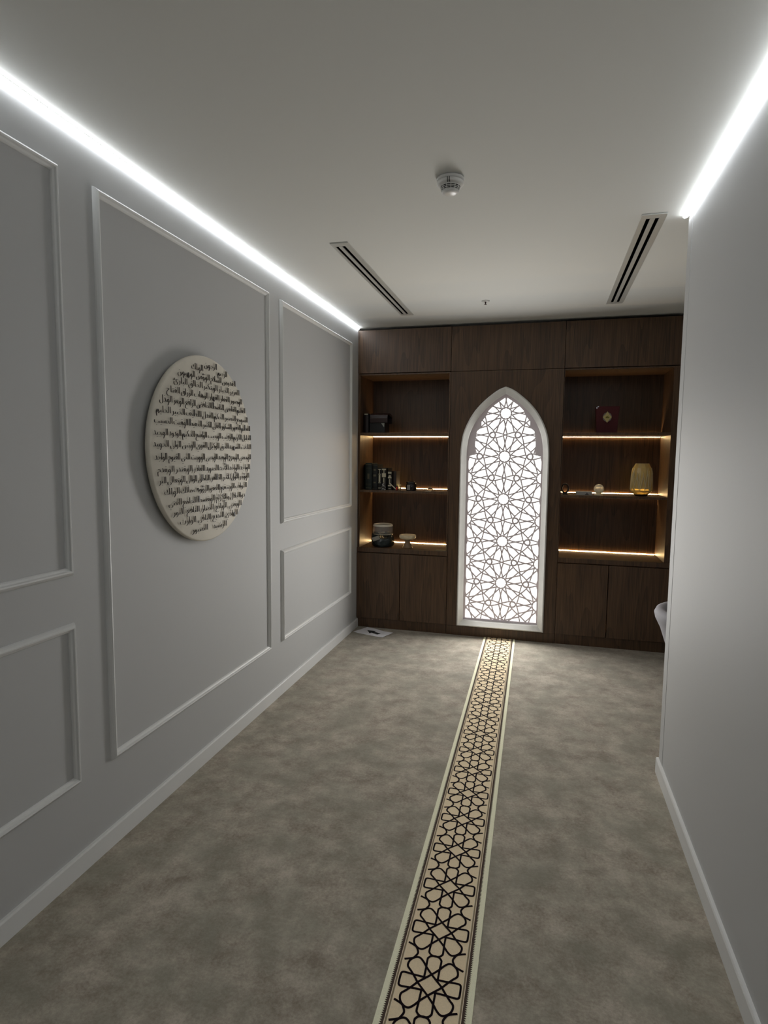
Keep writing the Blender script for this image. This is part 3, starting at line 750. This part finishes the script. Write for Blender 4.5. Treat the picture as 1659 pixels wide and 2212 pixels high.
MB().lathe([(.0,0),(.034,0),(.034,.005),(.020,.010),(.016,.016),(.0,.016)], (2.050,D+.06,Z2), 28, cap=False).build('stand', mat('white_stand', srgb(214,204,180), .4), t)
bl = MB(); R_ = .040; zc = .016+.036
bl.lathe([(max(.0004, R_*math.sin(PI*i/20)), zc-R_*math.cos(PI*i/20)) for i in range(21)], (2.050,D+.06,Z2), 32, cap=False)
gb = glass('cracked_crystal', (1.0,.97,.82,1), .25, trans=.5)
nt = gb.node_tree; b = nt.nodes['Principled BSDF']
vo = nt.nodes.new('ShaderNodeTexVoronoi'); vo.inputs['Scale'].default_value = 70; tc = nt.nodes.new('ShaderNodeTexCoord'); nt.links.new(tc.outputs['Object'], vo.inputs['Vector'])
bp = nt.nodes.new('ShaderNodeBump'); bp.inputs['Strength'].default_value = .8; bp.inputs['Distance'].default_value = .004; nt.links.new(vo.outputs['Distance'], bp.inputs['Height']); nt.links.new(bp.outputs[0], b.inputs['Normal'])
bl.build('ball', gb, t)

# faceted amber glass vase
t = thing('glass_vase', 'faceted amber glass vase at the right end of the middle right shelf', 'vase', (2.380, D+.12, Z2))
am = glass('amber_glass', (.96,.80,.36,1), .12, trans=.62)
VX, VY = 2.380, D+.12
body = MB(); prv = [(.044,.003),(.050,.010),(.088,.044),(.086,.060),(.082,.120),(.078,.190),(.070,.228),(.058,.252),(.052,.262),(.047,.258),(.056,.244),(.066,.222),(.073,.188),(.077,.120),(.081,.060),(.080,.048),(.044,.016)]
body.lathe(prv, (VX,VY,Z2), 14, smooth=False, cap=True); body.build('body', am, t)
MB().lathe([(.0,0),(.046,0),(.050,.006),(.056,.013),(.0,.013)], (VX,VY,Z2), 14, smooth=False, cap=False).build('foot', mat('dark_brown_glass', srgb(50,32,18), .2), t)
rb = MB(); N = 30
OP = prv[1:9]
def rad(z):
    for (r0, z0), (r1, z1) in zip(OP[:-1], OP[1:]):
        if z0 <= z <= z1: return r0+(r1-r0)*(z-z0)/(z1-z0)
    return OP[-1][0]
for i in range(N):
    a = 2*PI*i/N; tw = .20*math.sin(i*2.4)
    z0_, z1_ = .048+.006*(i % 3), .228-.022*((i*5) % 3)
    b0 = len(rb.v)
    for q in range(8):
        k = q/7; z = z0_+(z1_-z0_)*k; r = rad(z)*.985; aa = a+tw*(k-.5)*2
        wd = .0052*math.sin(PI*(.15+.75*k))
        for da, dr in ((-wd, 0), (0, .0040), (wd, 0), (0, -.002)):
            rb.v.append(Vector((VX+(r+dr)*math.cos(aa+da/r), VY+(r+dr)*math.sin(aa+da/r), Z2+z)))
    for q in range(7):
        for k in range(4): rb.face((b0+q*4+k, b0+q*4+(k+1)%4, b0+q*4+4+(k+1)%4, b0+q*4+4+k), True)
    rb.face((b0,b0+1,b0+2,b0+3)); rb.face((b0+31,b0+30,b0+29,b0+28))
rb.build('ribs', glass('amber_ribs', (.95,.86,.56,1), .2, trans=.45), t)
MB().lathe([(.047,.258),(.0525,.258),(.0525,.264),(.047,.264),(.047,.258)], (VX,VY,Z2), 14, smooth=False, cap=False).build('rim', mat('gold_rim', srgb(190,175,130), .3, metal=.5), t)

for o in bpy.data.objects:
    if '_at' in o: del o['_at']
